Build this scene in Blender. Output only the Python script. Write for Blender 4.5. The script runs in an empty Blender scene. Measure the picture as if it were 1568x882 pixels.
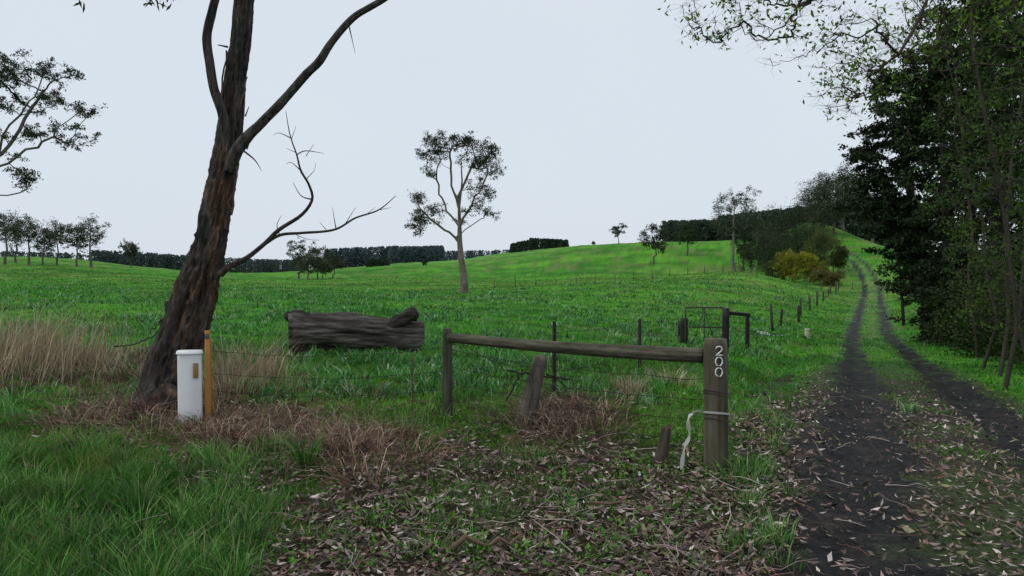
import bpy, math, numpy as np
from mathutils import Vector
rng=np.random.default_rng(7)
F=1132.0; HY=410.0; CH=1.6
# ---------------------------------------------------------------- noise
def _h(ix,iy,iz,s):
    n=(ix*374761393+iy*668265263+iz*2147483647%4294967291+s*144269504)&0xffffffff
    n=((n^(n>>13))*1274126177)&0xffffffff
    n=((n^(n>>15))*668265263)&0xffffffff
    return ((n^(n>>16))&0xffff)/65535.0
def vn3(x,y,z,s=0):
    x=np.asarray(x,float);y=np.asarray(y,float);z=np.asarray(z,float)+0*x
    ix=np.floor(x).astype(np.int64);iy=np.floor(y).astype(np.int64);iz=np.floor(z).astype(np.int64)
    fx=x-ix;fy=y-iy;fz=z-iz
    fx=fx*fx*(3-2*fx);fy=fy*fy*(3-2*fy);fz=fz*fz*(3-2*fz)
    r=0
    for a in (0,1):
        for b in (0,1):
            for c in (0,1):
                w=(fx if a else 1-fx)*(fy if b else 1-fy)*(fz if c else 1-fz)
                r=r+w*_h(ix+a,iy+b,iz+c,s)
    return r
def vn(x,y,s=0):
    x=np.asarray(x,float);y=np.asarray(y,float)
    ix=np.floor(x).astype(np.int64);iy=np.floor(y).astype(np.int64)
    fx=x-ix;fy=y-iy
    fx=fx*fx*(3-2*fx);fy=fy*fy*(3-2*fy)
    z=np.zeros_like(ix)
    return ((1-fx)*(1-fy)*_h(ix,iy,z,s)+fx*(1-fy)*_h(ix+1,iy,z,s)+(1-fx)*fy*_h(ix,iy+1,z,s)+fx*fy*_h(ix+1,iy+1,z,s))
def fbm(x,y,s=0,o=3):
    r=0;a=1;t=0
    for i in range(o):
        r=r+a*vn(x*2**i+17*i,y*2**i-9*i,s+i);t+=a;a*=.5
    return r/t
def sst(a,b,x):
    t=np.clip((x-a)/(b-a),0,1);return t*t*(3-2*t)
def P(px,py,d): return np.array([(px-784)/F*d,d,CH-(py-HY)/F*d])
# ---------------------------------------------------------------- terrain
RD=np.array([[-30,-12,0],[0,.9,0],[4,2.85,0],[8.1,4.75,-.2],[12.9,6.97,-.57],[27.8,13.75,-1.35],[40,19.4,-1.93],[67,32.6,-1.95],[100,48.7,-1.05],[111,53.4,.62],[120,56.0,2.66],[132,58,4.6],[150,60,6.2],[165,62,7.0],[300,90,9]])
def road_c(y): return np.interp(y,RD[:,0],RD[:,1])
def road_off(x,y):
    c=(road_c(y)+road_c(y-1.5)+road_c(y+1.5)+road_c(y+3)+road_c(y-3))/5
    s=(road_c(y+2)-road_c(y-2))/4
    return (x-c)/np.sqrt(1+s*s)
cp=[(-6,4,0),(0,0,0),(0,4,0),(-3,5,0),(-4,8,0),(0,8,0),(1.6,6,-.02),(-8,12,.05),(-3,14,0),(0,-20,0),(-25,-10,0),(25,-10,-.3),(-40,5,0),(40,10,-1.5),(0,-200,0),(-200,-100,0),(200,-100,0)]
for q in [(100,480,26),(300,452,45),(500,460,36),(700,453,60),(850,540,13.9),(1100,535,20),(950,470,40),(1140,420,100),(1000,402,180),(900,430,110),(800,419,170),
          (1000,371,250),(1110,370,225),(930,374,265),(870,378,280),(1200,398,160),(1060,388,195),(0,404,150),(100,408,150),(200,415,150),(300,422,150),(420,427,150),(520,429,140),(650,427,130),(0,432,70),(-200,400,150),
          (600,414,200),(560,409,260),(700,399,330),(780,388,400),(620,403,380),(200,420,400),(420,418,400),(0,396,320),(150,404,330),(500,414,450),
          (1568,562,20),(1450,430,90),(1400,425,100),(1420,395,150),(1700,420,60),(1300,374,200),(1250,405,130),(1700,380,200)]:
    cp.append(tuple(P(*q)))
for r in RD[2:-1]:
    cp.append((r[1],r[0],r[2]))
for a in range(-180,180,20):
    for rr,zz in ((900,0),(3500,-5)):
        cp.append((math.sin(math.radians(a))*rr,math.cos(math.radians(a))*rr,zz))
for a,zz in((10,8),(17,8),(25,8),(35,8)): cp.append((math.sin(math.radians(a))*450,math.cos(math.radians(a))*450,zz))
cp=np.array(cp)
def comp(x,y):
    r=np.hypot(x,y)+1e-6; k=np.log1p(r/5)/r
    return x*k,y*k
cx,cy=comp(cp[:,0],cp[:,1])
K=np.sqrt((cx[:,None]-cx)**2+(cy[:,None]-cy)**2+.02)
n=len(cp);A=np.ones((n+1,n+1));A[:n,:n]=K;A[n,n]=0
W=np.linalg.lstsq(A,np.append(cp[:,2],0),rcond=None)[0]
def H(x,y):
    x=np.atleast_1d(np.asarray(x,float));y=np.atleast_1d(np.asarray(y,float))
    out=np.empty(x.shape)
    for i in range(0,len(x),20000):
        X=x[i:i+20000];Y=y[i:i+20000];a,b=comp(X,Y)
        k=np.sqrt((a[:,None]-cx)**2+(b[:,None]-cy)**2+.02)
        out[i:i+20000]=k@W[:n]+W[n]
    r=np.hypot(x,y);off=np.abs(road_off(x,y));m=sst(1.3,3.2,off)
    out+=m*(fbm(x*1.3,y*1.3,3)-.5)*.12+m*(fbm(x*.12,y*.12,5)-.5)*.7*sst(15,60,r)
    out+=m*(sst(.35,.7,vn(x*2.6,y*2.6,13)))*.05*sst(8,12,r)
    out-=.06*np.exp(-((off-.8)/.3)**2)*sst(400,100,r)
    o=road_off(x,y)
    out-=.20*np.exp(-((o+2.35)/.40)**2)*sst(7.5,10,y)*sst(40,25,y)
    out+=(fbm(x*9,y*9,8)-.5)*.035*sst(30,10,r)*(.25+.75*m)
    return out
def h1(x,y): return float(H(x,y)[0])
def gp(px,py):
    d=np.exp(np.linspace(np.log(2.5),np.log(300),600));x=(px-784)/F*d;z=CH-(py-HY)/F*d
    s=H(x,d)-z;i=int(np.argmax(s>0));return np.array([x[i],d[i],z[i]])
def proj(x,y,z):
    yy=np.maximum(y,.5);return 784+x/yy*F,HY+(CH-z)/yy*F
def inpoly(px,py,poly):
    c=np.zeros(px.shape,bool);k=len(poly);j=k-1
    for i in range(k):
        xi,yi=poly[i];xj,yj=poly[j]
        t=((yi>py)!=(yj>py))&(px<(xj-xi)*(py-yi)/((yj-yi)+1e-9)+xi)
        c^=t;j=i
    return c
LIT=[(350,900),(410,800),(500,745),(600,700),(700,668),(860,655),(990,695),(1100,720),(1160,760),(1190,900)]
LIT2=[(350,900),(200,1500),(1230,1500),(1190,900)]
LIT3=[(1130,700),(1125,640),(1170,600),(1205,570),(1215,620),(1200,700)]
LIT4=[(40,900),(60,830),(110,800),(150,840),(160,900)]
LIT5=[(150,700),(260,690),(400,715),(470,740),(380,760),(220,725)]
DA=[(-300,530),(0,545),(100,540),(240,548),(262,600),(120,606),(0,600),(-300,620)]
DB=[(60,650),(170,612),(260,590),(340,585),(430,590),(480,620),(560,655),(640,695),(560,735),(420,722),(320,705),(150,692)]
DC=[(790,670),(820,610),(900,600),(930,640),(900,690)]
puds=[(gp(1178,606),gp(1214,576),.26),(gp(1162,508),gp(1202,516),.42)]
def masks(x,y,z):
    px,py=proj(x,y,z);k=1.0
    jx=(fbm(x*2.2,y*2.2,21)-.5)*190+(vn(x*12,y*12,23)-.5)*100
    jy=(fbm(x*2.2,y*2.2,22)-.5)*110+(vn(x*12,y*12,24)-.5)*60
    front=y>.6
    lit=(inpoly(px+jx,py+jy,LIT)|inpoly(px+jx,py+jy,LIT2)|inpoly(px+jx*.5,py+jy*.5,LIT3)|inpoly(px+jx*.6,py+jy*.6,LIT4)|inpoly(px+jx*.6,py+jy*.6,LIT5))&front
    dead=(inpoly(px+jx*.8,py+jy*.6,DA)|inpoly(px+jx*.7,py+jy*.5,DB)|inpoly(px+jx*.5,py+jy*.5,DC))&front
    off=road_off(x,y)+(vn(x*2.2,y*2.2,31)-.5)*.26+(vn(x*14,y*14,32)-.5)*.22
    far=sst(11,26,y)
    w=.40-.08*far
    trk=sst(w+.14,w-.10,np.abs(np.abs(off)-.84))
    mid=(np.abs(off)<.8)*1.0
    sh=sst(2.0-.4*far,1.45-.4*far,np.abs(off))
    return lit*1.0,dead*1.0,trk,mid,sh,off,far
def mixc(a,b,t): return a*(1-t[:,None])+b*t[:,None]
def c3(*a): return np.array(a,float)[None,:]
def ground_col(x,y,z):
    lit,dead,trk,mid,sh,off,far=masks(x,y,z);r=np.hypot(x,y)
    f1=fbm(x*.05,y*.05,41);f2=fbm(x*.6,y*.6,42);f3=fbm(x*5,y*5,43);f4=vn(x*22,y*22,44)
    g=mixc(c3(.050,.22,.015),c3(.105,.31,.026),sst(.3,.7,f1*.55+f2*.45))
    g=mixc(g,c3(.16,.28,.055),sst(.52,.72,fbm(x*.02+5,y*.045,47))*.6*sst(30,120,r))
    g=mixc(g,c3(.030,.13,.014),sst(.50,.66,fbm(x*.25,y*.5,48))*.6)
    g=mixc(g,c3(.035,.13,.02),sst(.52,.62,fbm(x*.06+3,y*.22,49))*.6*sst(50,100,r))
    g=mixc(g,c3(.17,.18,.07),sst(.58,.66,fbm(x*.35+3,y*.6,50))*.55*sst(10,25,r))
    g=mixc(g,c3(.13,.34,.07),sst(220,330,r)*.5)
    near=mixc(c3(.024,.034,.010),c3(.05,.10,.014),sst(.35,.65,f3))
    g=mixc(near,g,sst(7,22,r))
    br=mixc(c3(.022,.015,.011),c3(.075,.053,.042),f3*.55+f4*.45)
    c=mixc(g,br,lit*(.75+.25*f3))
    c=mixc(c,mixc(c3(.045,.03,.02),c3(.12,.08,.045),f3),dead*.85)
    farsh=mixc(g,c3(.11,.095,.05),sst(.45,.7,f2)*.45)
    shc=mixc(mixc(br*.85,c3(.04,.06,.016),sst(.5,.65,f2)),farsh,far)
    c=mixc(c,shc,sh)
    t=mixc(c3(.008,.008,.009),c3(.026,.024,.023),sst(.2,.8,f3*.5+f4*.5))
    c=mixc(c,t,trk*(1-.4*sst(.55,.75,f3)))
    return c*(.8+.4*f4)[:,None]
# ---------------------------------------------------------------- mesh buffer
class MB:
    def __init__(s): s.V=[];s.Q=[];s.T=[];s.C=[];s.mq=[];s.mt=[];s.n=0
    def add(s,v,q=None,t=None,col=(.1,.1,.1),m=0):
        v=np.asarray(v,float).reshape(-1,3)
        c=np.broadcast_to(np.asarray(col,float),(len(v),3))
        s.V.append(v);s.C.append(c)
        if q is not None and len(q): q=np.asarray(q).reshape(-1,4);s.Q.append(q+s.n);s.mq.append(np.full(len(q),m))
        if t is not None and len(t): t=np.asarray(t).reshape(-1,3);s.T.append(t+s.n);s.mt.append(np.full(len(t),m))
        s.n+=len(v)
    def tubes(s,Pp,R,seg=6,col=(.1,.1,.1),m=0,cap=False,disp=None):
        Pp=np.asarray(Pp,float);R=np.asarray(R,float)
        if Pp.ndim==2:Pp=Pp[None];R=R[None]
        k,nn,_=Pp.shape
        T=np.gradient(Pp,axis=1);T/=np.linalg.norm(T,axis=2,keepdims=True)+1e-9
        D=Pp[:,-1]-Pp[:,0];ref=np.zeros((k,3));ref[np.arange(k),np.argmin(np.abs(D),axis=1)]=1
        U=np.cross(T,ref[:,None,:]);U/=np.linalg.norm(U,axis=2,keepdims=True)+1e-9
        Vv=np.cross(T,U)
        a=np.arange(seg)/seg*2*np.pi
        Rr=R[:,:,None]+np.zeros(seg)
        if disp is not None: Rr=Rr*disp(np.arange(nn)[:,None]+0*a,a[None,:]+0*np.arange(nn)[:,None])[None]
        ring=Pp[:,:,None,:]+Rr[...,None]*(np.cos(a)[:,None]*U[:,:,None,:]+np.sin(a)[:,None]*Vv[:,:,None,:])
        idx=np.arange(k*nn*seg).reshape(k,nn,seg)
        q=np.stack([idx[:,:-1,:],np.roll(idx,-1,2)[:,:-1,:],np.roll(idx,-1,2)[:,1:,:],idx[:,1:,:]],-1)
        cc=np.asarray(col,float)
        if cc.ndim==2 and len(cc)==k: cc=np.repeat(cc,nn*seg,0)
        v=ring.reshape(-1,3);t=[]
        if cap:
            v=np.vstack([v,Pp[:,0],Pp[:,-1]]);b=k*nn*seg
            if cc.ndim==2: cc=np.vstack([cc,cc[:1].repeat(2*k,0)])
            for i in range(k):
                for j in range(seg):
                    t.append((b+i,idx[i,0,(j+1)%seg],idx[i,0,j]));t.append((b+k+i,idx[i,-1,j],idx[i,-1,(j+1)%seg]))
        s.add(v,q,t,cc,m);return ring
    def leaves(s,c,l,w,col,droop=0.,m=1):
        k=len(c);d=rng.normal(size=(k,3));d[:,2]-=droop;d/=np.linalg.norm(d,axis=1)[:,None]
        e=np.cross(d,rng.normal(size=(k,3)));e/=np.linalg.norm(e,axis=1)[:,None]
        l=np.broadcast_to(l,(k,))[:,None]*.5;w=np.broadcast_to(w,(k,))[:,None]*.5
        v=np.stack([c-d*l,c+e*w+d*l*.1,c+d*l,c-e*w+d*l*.1],1).reshape(-1,3)
        s.add(v,np.arange(4*k).reshape(k,4),None,np.repeat(np.broadcast_to(col,(k,3)),4,0),m)
    def ribbons(s,Pp,Wd,wdir,col,m=0):
        k,nn,_=Pp.shape
        a=Pp-wdir[:,None,:]*Wd[...,None]*.5;b=Pp+wdir[:,None,:]*Wd[...,None]*.5
        v=np.stack([a,b],2);idx=np.arange(k*nn*2).reshape(k,nn,2)
        q=np.stack([idx[:,:-1,0],idx[:,:-1,1],idx[:,1:,1],idx[:,1:,0]],-1)
        s.add(v.reshape(-1,3),q,None,np.repeat(np.broadcast_to(col,(k,3)),nn*2,0),m)
    def box(s,c,sz,rot=0,col=(.1,.1,.1),m=0,bev=.15):
        x,y,z=np.asarray(sz)/2;b=min(x,y)*bev
        o=np.array([(-x+b,-y),(x-b,-y),(x,-y+b),(x,y-b),(x-b,y),(-x+b,y),(-x,y-b),(-x,-y+b)])
        cr,sr=math.cos(rot),math.sin(rot);o=np.stack([o[:,0]*cr-o[:,1]*sr,o[:,0]*sr+o[:,1]*cr],1)
        lv=[(-z,1),(z-b,1),(z,.93)];v=[]
        for zz,f in lv:
            for p in o:v.append((c[0]+p[0]*f,c[1]+p[1]*f,c[2]+zz))
        q=[];
        for l in range(2):
            for j in range(8):q.append((l*8+j,l*8+(j+1)%8,l*8+8+(j+1)%8,l*8+8+j))
        v.append((c[0],c[1],c[2]+z));t=[(16+j,16+(j+1)%8,24) for j in range(8)]
        s.add(v,q,t,col,m)
    def build(s,name,mats,smooth=False):
        me=bpy.data.meshes.new(name);V=np.vstack(s.V).astype(np.float32);C=np.vstack(s.C).astype(np.float32)
        Q=np.vstack(s.Q) if s.Q else np.zeros((0,4),int);T=np.vstack(s.T) if s.T else np.zeros((0,3),int)
        me.vertices.add(len(V));me.vertices.foreach_set('co',V.ravel())
        L=np.concatenate([Q.ravel(),T.ravel()]).astype(np.int32);me.loops.add(len(L));me.loops.foreach_set('vertex_index',L)
        me.polygons.add(len(Q)+len(T))
        st=np.concatenate([np.arange(len(Q))*4,len(Q)*4+np.arange(len(T))*3]).astype(np.int32)
        me.polygons.foreach_set('loop_start',st)
        for mt in mats: me.materials.append(mt)
        mi=np.concatenate(s.mq+s.mt).astype(np.int32);me.polygons.foreach_set('material_index',mi)
        if smooth: me.polygons.foreach_set('use_smooth',np.ones(len(st),bool))
        me.update(calc_edges=True)
        a=me.color_attributes.new('col','FLOAT_COLOR','POINT')
        a.data.foreach_set('color',np.hstack([C,np.ones((len(C),1),np.float32)]).astype(np.float32).ravel())
        ob=bpy.data.objects.new(name,me);bpy.context.scene.collection.objects.link(ob);return ob
# ---------------------------------------------------------------- materials
def mat(name,rough=.8,trans=0.,noise=(8,.3),bump=(0,0.02),spec=.3,stretch=(1,1,1),metal=0.,detail=6):
    m=bpy.data.materials.new(name);m.use_nodes=True;nt=m.node_tree;N=nt.nodes;Lk=nt.links
    for x in list(N):N.remove(x)
    out=N.new('ShaderNodeOutputMaterial');b=N.new('ShaderNodeBsdfPrincipled')
    b.inputs['Roughness'].default_value=rough;b.inputs['Specular IOR Level'].default_value=spec;b.inputs['Metallic'].default_value=metal
    at=N.new('ShaderNodeAttribute');at.attribute_name='col'
    tc=N.new('ShaderNodeTexCoord');mp=N.new('ShaderNodeMapping');mp.inputs['Scale'].default_value=stretch
    Lk.new(tc.outputs['Object'],mp.inputs['Vector'])
    nz=N.new('ShaderNodeTexNoise');nz.inputs['Scale'].default_value=noise[0];nz.inputs['Detail'].default_value=detail;nz.inputs['Roughness'].default_value=.65
    Lk.new(mp.outputs['Vector'],nz.inputs['Vector'])
    mr=N.new('ShaderNodeMapRange');mr.inputs['From Min'].default_value=.3;mr.inputs['From Max'].default_value=.7
    mr.inputs['To Min'].default_value=1-noise[1];mr.inputs['To Max'].default_value=1+noise[1];Lk.new(nz.outputs['Fac'],mr.inputs['Value'])
    vm=N.new('ShaderNodeVectorMath');vm.operation='SCALE';Lk.new(at.outputs['Color'],vm.inputs[0]);Lk.new(mr.outputs['Result'],vm.inputs['Scale'])
    Lk.new(vm.outputs['Vector'],b.inputs['Base Color'])
    if bump[0]:
        n2=N.new('ShaderNodeTexNoise');n2.inputs['Scale'].default_value=bump[0];n2.inputs['Detail'].default_value=6;Lk.new(mp.outputs['Vector'],n2.inputs['Vector'])
        bp=N.new('ShaderNodeBump');bp.inputs['Distance'].default_value=bump[1];bp.inputs['Strength'].default_value=1;Lk.new(n2.outputs['Fac'],bp.inputs['Height']);Lk.new(bp.outputs['Normal'],b.inputs['Normal'])
    if trans:
        tr=N.new('ShaderNodeBsdfTranslucent');Lk.new(vm.outputs['Vector'],tr.inputs['Color']);mx=N.new('ShaderNodeMixShader');mx.inputs[0].default_value=trans
        Lk.new(b.outputs[0],mx.inputs[1]);Lk.new(tr.outputs[0],mx.inputs[2]);Lk.new(mx.outputs[0],out.inputs[0])
    else: Lk.new(b.outputs[0],out.inputs[0])
    return m
M_ground=mat('soil_and_turf',1,0,(6,.4),(14,.06),.06)
M_road=mat('damp_gravel',.7,0,(30,.6),(45,.03),.14)
M_grass=mat('grass_blades',.5,.3,(1.2,.25),spec=.24)
M_dry=mat('dry_stalks',.8,.15,(3,.3),spec=.2)
M_litter=mat('dead_leaves',.55,0,(10,.3),spec=.4)
M_bark=mat('rough_bark',.9,0,(16,.7),(26,.07),.12,(1,1,.16))
M_barkf=mat('gum_bark',.85,0,(2,.4),spec=.15)
M_leaf=mat('foliage',.6,.2,(.8,.25),spec=.15)
M_dark=mat('dense_foliage',.6,0,(.6,.35),spec=.16)
M_wood=mat('weathered_wood',.85,0,(14,.5),(40,.012),.2,(1,1,.15))
M_log=mat('old_log_wood',.9,0,(9,.6),(16,.05),.15,(.2,1,1))
M_paint=mat('white_plastic',.4,0,(5,.05),spec=.5)
M_metal=mat('rusty_steel',.6,0,(25,.4),spec=.4,metal=.4)
# ---------------------------------------------------------------- build ground + road
ang=np.radians(np.concatenate([np.arange(-180,-48,4),np.arange(-48,48,.2),np.arange(48,180,4)]))
rs=[.4]
while rs[-1]<150: rs.append(rs[-1]*1.0125)
while rs[-1]<5000: rs.append(rs[-1]*1.04)
rs=np.array(rs)
RR,AA=np.meshgrid(rs,ang,indexing='ij');gx=(RR*np.sin(AA)).ravel();gy=(RR*np.cos(AA)).ravel();gz=H(gx,gy)
gc=ground_col(gx,gy,gz)
nr,na=RR.shape;idx=np.arange(nr*na).reshape(nr,na);j2=np.roll(idx,-1,1)
Qd=np.stack([idx[:-1],idx[1:],j2[1:],j2[:-1]],-1).reshape(-1,4)
fx=gx[Qd].mean(1);fy=gy[Qd].mean(1);isr=(np.abs(road_off(fx,fy))<1.6)&(fy<160)&(fy>-25)
g=MB();g.add(np.stack([gx,gy,gz],1),Qd[~isr],None,gc,0)
g.add(np.vstack([[0,0,h1(0,0)],np.stack([gx,gy,gz],1)[:na]]),None,[(0,1+(i+1)%na,1+i) for i in range(na)],(.04,.07,.015))
g.build('ground',[M_ground],True)
used=np.unique(Qd[isr]);rm=np.full(nr*na,-1);rm[used]=np.arange(len(used))
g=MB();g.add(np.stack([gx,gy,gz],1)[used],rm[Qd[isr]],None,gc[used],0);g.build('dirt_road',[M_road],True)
# ---------------------------------------------------------------- grass
def blades(name,x,y,h,w,lean,col,matl,z=None,stiff=.9,ph=None,tip=1.0):
    k=len(x);z=H(x,y) if z is None else z
    b=np.stack([x,y,z-.01],1);ph=rng.uniform(0,2*np.pi,k) if ph is None else ph;d=np.stack([np.cos(ph),np.sin(ph),0*ph],1)
    al=rng.uniform(0,2*np.pi,k);e=np.stack([np.cos(al),np.sin(al),0*al],1)*(w*.5)[:,None]
    up=np.array([0,0,1.])
    p1=b+d*(h*lean*.35)[:,None]+up*(h*.55)[:,None];p2=b+d*(h*lean)[:,None]+up*(h*stiff)[:,None]
    v=np.stack([b-e,b+e,p1+e*.8,p1-e*.8,p2],1).reshape(-1,3);i=np.arange(k)[:,None]*5
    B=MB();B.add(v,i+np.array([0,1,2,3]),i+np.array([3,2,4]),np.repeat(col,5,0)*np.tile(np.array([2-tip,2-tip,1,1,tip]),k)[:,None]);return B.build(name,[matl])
def polar(N,r0,r1,a=46):
    r=np.exp(rng.uniform(np.log(r0),np.log(r1),N));t=np.radians(rng.uniform(-a,a,N));return r*np.sin(t),r*np.cos(t)
def notpud(x,y):
    k=np.ones(len(x),bool)
    for a,b,w_ in puds:
        ab=(b-a)[:2];t=np.clip(((x-a[0])*ab[0]+(y-.25-a[1]+.0)*ab[1])/(ab@ab),0,1)
        k&=np.hypot(x-a[0]-ab[0]*t,(y-a[1]-ab[1]*t+.25)*.8)>w_*1.5
    return k
x,y=polar(460000,2.6,150);z=H(x,y)
lit,dead,trk,mid,sh,off,far=masks(x,y,z);r=np.hypot(x,y)
cl=fbm(x*1.1,y*1.1,61);cl2=fbm(x*4,y*4,62);cl3=vn(x*2.6,y*2.6,13)
pr=np.ones(len(x));pr=np.where(lit>0,.07+.75*sst(.50,.61,cl*.6+cl2*.4),pr);pr=np.where(dead>0,.13+.35*sst(.5,.7,cl),pr)
pr=np.where(sh>.5,np.where(far>.5,.85,.06+.4*sst(.5,.62,cl)),pr);pr=pr*(1-.985*trk)
pr*=np.where((lit+dead==0)&(r<9),.35+.65*sst(.38,.56,cl2*.6+cl*.4),1)
k=(rng.uniform(size=len(x))<pr)&notpud(x,y);x,y,z,r,cl,cl2,cl3,sh,lit=[q[k] for q in (x,y,z,r,cl,cl2,cl3,sh,lit)]
px,py=proj(x,y,z)
lush=sst(420,250,px+(cl-.5)*200)*sst(640,730,py+(cl2-.5)*100)*(.25+.75*sst(.40,.58,cl))
tuft=sst(.5,.75,cl3)
h=rng.uniform(.35,1.3,len(x))*(.045+.05*sst(.45,.7,cl2)+.13*lush+(.012+.075*tuft)*sst(7,10,r)+.03*sst(20,60,r))
h=np.where((sh>.3)|(lit>0),h*.75,h)
w=np.maximum(.0055,.00125*r)*rng.uniform(.5,1.35,len(x))
t=np.clip(sst(.3,.7,fbm(x*.4,y*.4,63))*.45+sst(.4,.6,fbm(x*3,y*3,64))*.25+rng.uniform(-.25,.5,len(x)),0,1)
col=mixc(c3(.042,.185,.014),c3(.15,.44,.034),t)
col=mixc(col,c3(.05,.22,.05),(tuft*(r>8))*.5)
col=mixc(col,c3(.30,.50,.25),(rng.uniform(size=len(x))<.16*tuft*(r>9))*.75)
col=mixc(col,c3(.36,.31,.15),(rng.uniform(size=len(x))<np.where(r<9,.12,.06))*.8)
col=mixc(col,c3(.22,.27,.05),sst(.52,.68,fbm(x*1.6,y*1.6,65))*.5*sst(10,7,r))
col=mixc(col,c3(.03,.13,.014),sst(.50,.66,fbm(x*.25,y*.5,48))*.55)
col=mixc(col,c3(.17,.31,.05),sst(.54,.75,fbm(x*.02+5,y*.045,47))*.5*sst(30,120,r))
col=mixc(col,c3(.035,.14,.018),sst(.52,.62,fbm(x*.06+3,y*.22,49))*.5*sst(50,100,r))
col=mixc(col,col*c3(.85,.72,.95),sst(11,6,r)*(1-sst(.55,.6,cl)*.5))
col*=(1-.15*lush)[:,None]
ph=2*np.pi*2*vn(x*5,y*5,66)+rng.normal(size=len(x))*.9
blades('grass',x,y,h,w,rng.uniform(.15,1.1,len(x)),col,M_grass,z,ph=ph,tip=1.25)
def tussock(name,lst,pal,matl,lean=(.1,.7),W=.006,xy=False,stiff=.9):
    X=[];Y=[];Hh=[];PH=[];Br=[]
    for (px_,py_,d,rad,hh,nn) in lst:
        p=np.array([px_,py_]) if xy else np.array([(px_-784)/F*d,d]);a=rng.normal(size=(nn,2))*rad;X.append(p[0]+a[:,0]);Y.append(p[1]+a[:,1]);Hh.append(hh*rng.uniform(.45,1.1,nn))
        PH.append(np.arctan2(a[:,1],a[:,0])+rng.normal(size=nn)*.7);Br.append(np.full(nn,rng.uniform(.65,1.25)))
    X=np.concatenate(X);Y=np.concatenate(Y);Hh=np.concatenate(Hh);PH=np.concatenate(PH);Br=np.concatenate(Br)
    pal=np.array(pal);c=pal[rng.integers(0,len(pal),len(X))]*(Br*rng.uniform(.6,1.25,len(X)))[:,None]
    Wd=np.full(len(X),W) if np.isscalar(W) else W(Y)
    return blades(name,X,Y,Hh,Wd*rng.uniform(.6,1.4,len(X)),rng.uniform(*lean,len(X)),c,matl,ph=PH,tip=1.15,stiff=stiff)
straw=[(.50,.40,.26),(.38,.28,.17),(.27,.18,.11),(.55,.47,.34)]
bro=[(.24,.145,.095),(.34,.23,.16),(.11,.065,.045),(.44,.35,.26),(.17,.095,.065),(.08,.05,.035)]
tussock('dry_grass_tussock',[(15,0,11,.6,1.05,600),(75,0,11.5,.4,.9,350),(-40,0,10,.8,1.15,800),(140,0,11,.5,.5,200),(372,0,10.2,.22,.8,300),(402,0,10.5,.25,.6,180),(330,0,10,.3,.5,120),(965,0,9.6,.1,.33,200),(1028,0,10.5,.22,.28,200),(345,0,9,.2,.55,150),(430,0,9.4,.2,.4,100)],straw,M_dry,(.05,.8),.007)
lst=[]
for i in range(200):
    q=rng.uniform()
    if q<.3: a,b=rng.uniform(-60,250),rng.uniform(550,600)
    elif q<.87: a=rng.uniform(90,640);b=635+ (a-90)*.1+rng.normal()*24
    else: a,b=rng.uniform(800,930),rng.uniform(620,680)
    d=CH*F/(b-HY);lst.append((a,b,d,.16,rng.uniform(.12,.36),55))
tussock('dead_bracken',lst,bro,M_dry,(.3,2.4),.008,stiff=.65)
gl=[(465,0,5.9,.05,.38,150),(820,0,6.1,.06,.2,60),(750,0,4.6,.06,.2,80),(1150,0,5.6,.08,.2,120),(620,0,7.4,.15,.35,120),(560,0,7.2,.12,.35,90),(20,0,8.5,.3,.25,200)]
for i in range(190):
    b=rng.uniform(690,960);a=rng.uniform(-40,430-max(0,(b-780)*.3));gl.append((a,0,CH*F/(b-HY),.035,rng.uniform(.10,.32),60))
for i in range(40):
    b=rng.uniform(620,880);gl.append((rng.uniform(1120,1215),0,CH*F/(b-HY),.05,rng.uniform(.08,.2),40))
for i in range(130):
    b=rng.uniform(670,890);gl.append((rng.uniform(330,1180),0,CH*F/(b-HY),.05,rng.uniform(.05,.14),34))
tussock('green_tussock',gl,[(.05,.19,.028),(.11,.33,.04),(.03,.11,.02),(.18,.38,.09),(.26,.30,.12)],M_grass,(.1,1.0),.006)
pl=[]
xx,yy=polar(3000,9,80,40)
kk=(np.abs(road_off(xx,yy))>3)&(fbm(xx*.25,yy*.25,77)>.45)
for a,b in zip(xx[kk],yy[kk]): pl.append((a,b,0,.09+.003*b,rng.uniform(.08,.2)+.002*b,16))
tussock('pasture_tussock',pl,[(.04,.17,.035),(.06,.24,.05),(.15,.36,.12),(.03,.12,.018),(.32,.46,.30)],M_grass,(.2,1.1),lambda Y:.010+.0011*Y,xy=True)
# fallen leaves
x,y=polar(110000,2.6,24,44);z=H(x,y);lit,dead,trk,mid,sh,off,far=masks(x,y,z)
pr=.05+.60*lit+.14*dead+.42*(sh>.3)*(1-trk)+.06*trk+.25*((off<-1.2)&(off>-2.2))
k=(rng.uniform(size=len(x))<pr*sst(22,7,y))&notpud(x,y);x,y,z=x[k],y[k],z[k];k=len(x)
a=rng.uniform(0,2*np.pi,k);L=rng.uniform(.025,.082,k)*np.where(y>8,1.15,1);wd=L*rng.uniform(.16,.40,k)
d=np.stack([np.cos(a),np.sin(a),rng.normal(size=k)*.3],1);e=np.stack([-np.sin(a),np.cos(a),rng.normal(size=k)*.5],1)
c=np.stack([x,y,z+rng.uniform(.005,.04,k)],1);up=np.array([0,0,1.])
A_=c-d*L[:,None]*.5+up*(L*.12)[:,None];B_=c+d*L[:,None]*.5+up*(L*.12)[:,None]
v=np.stack([A_,c+e*wd[:,None]*.5+up*.004,B_,c-e*wd[:,None]*.5,c],1).reshape(-1,3);i=np.arange(k)[:,None]*5
pal=np.array([(.20,.13,.11),(.36,.26,.23),(.08,.05,.038),(.58,.49,.44),(.27,.13,.11),(.12,.085,.06),(.05,.034,.027),(.22,.20,.09)])
B=MB();tt=np.concatenate([i+np.array([0,4,1]),i+np.array([4,2,1]),i+np.array([0,3,4]),i+np.array([3,2,4])])
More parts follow.
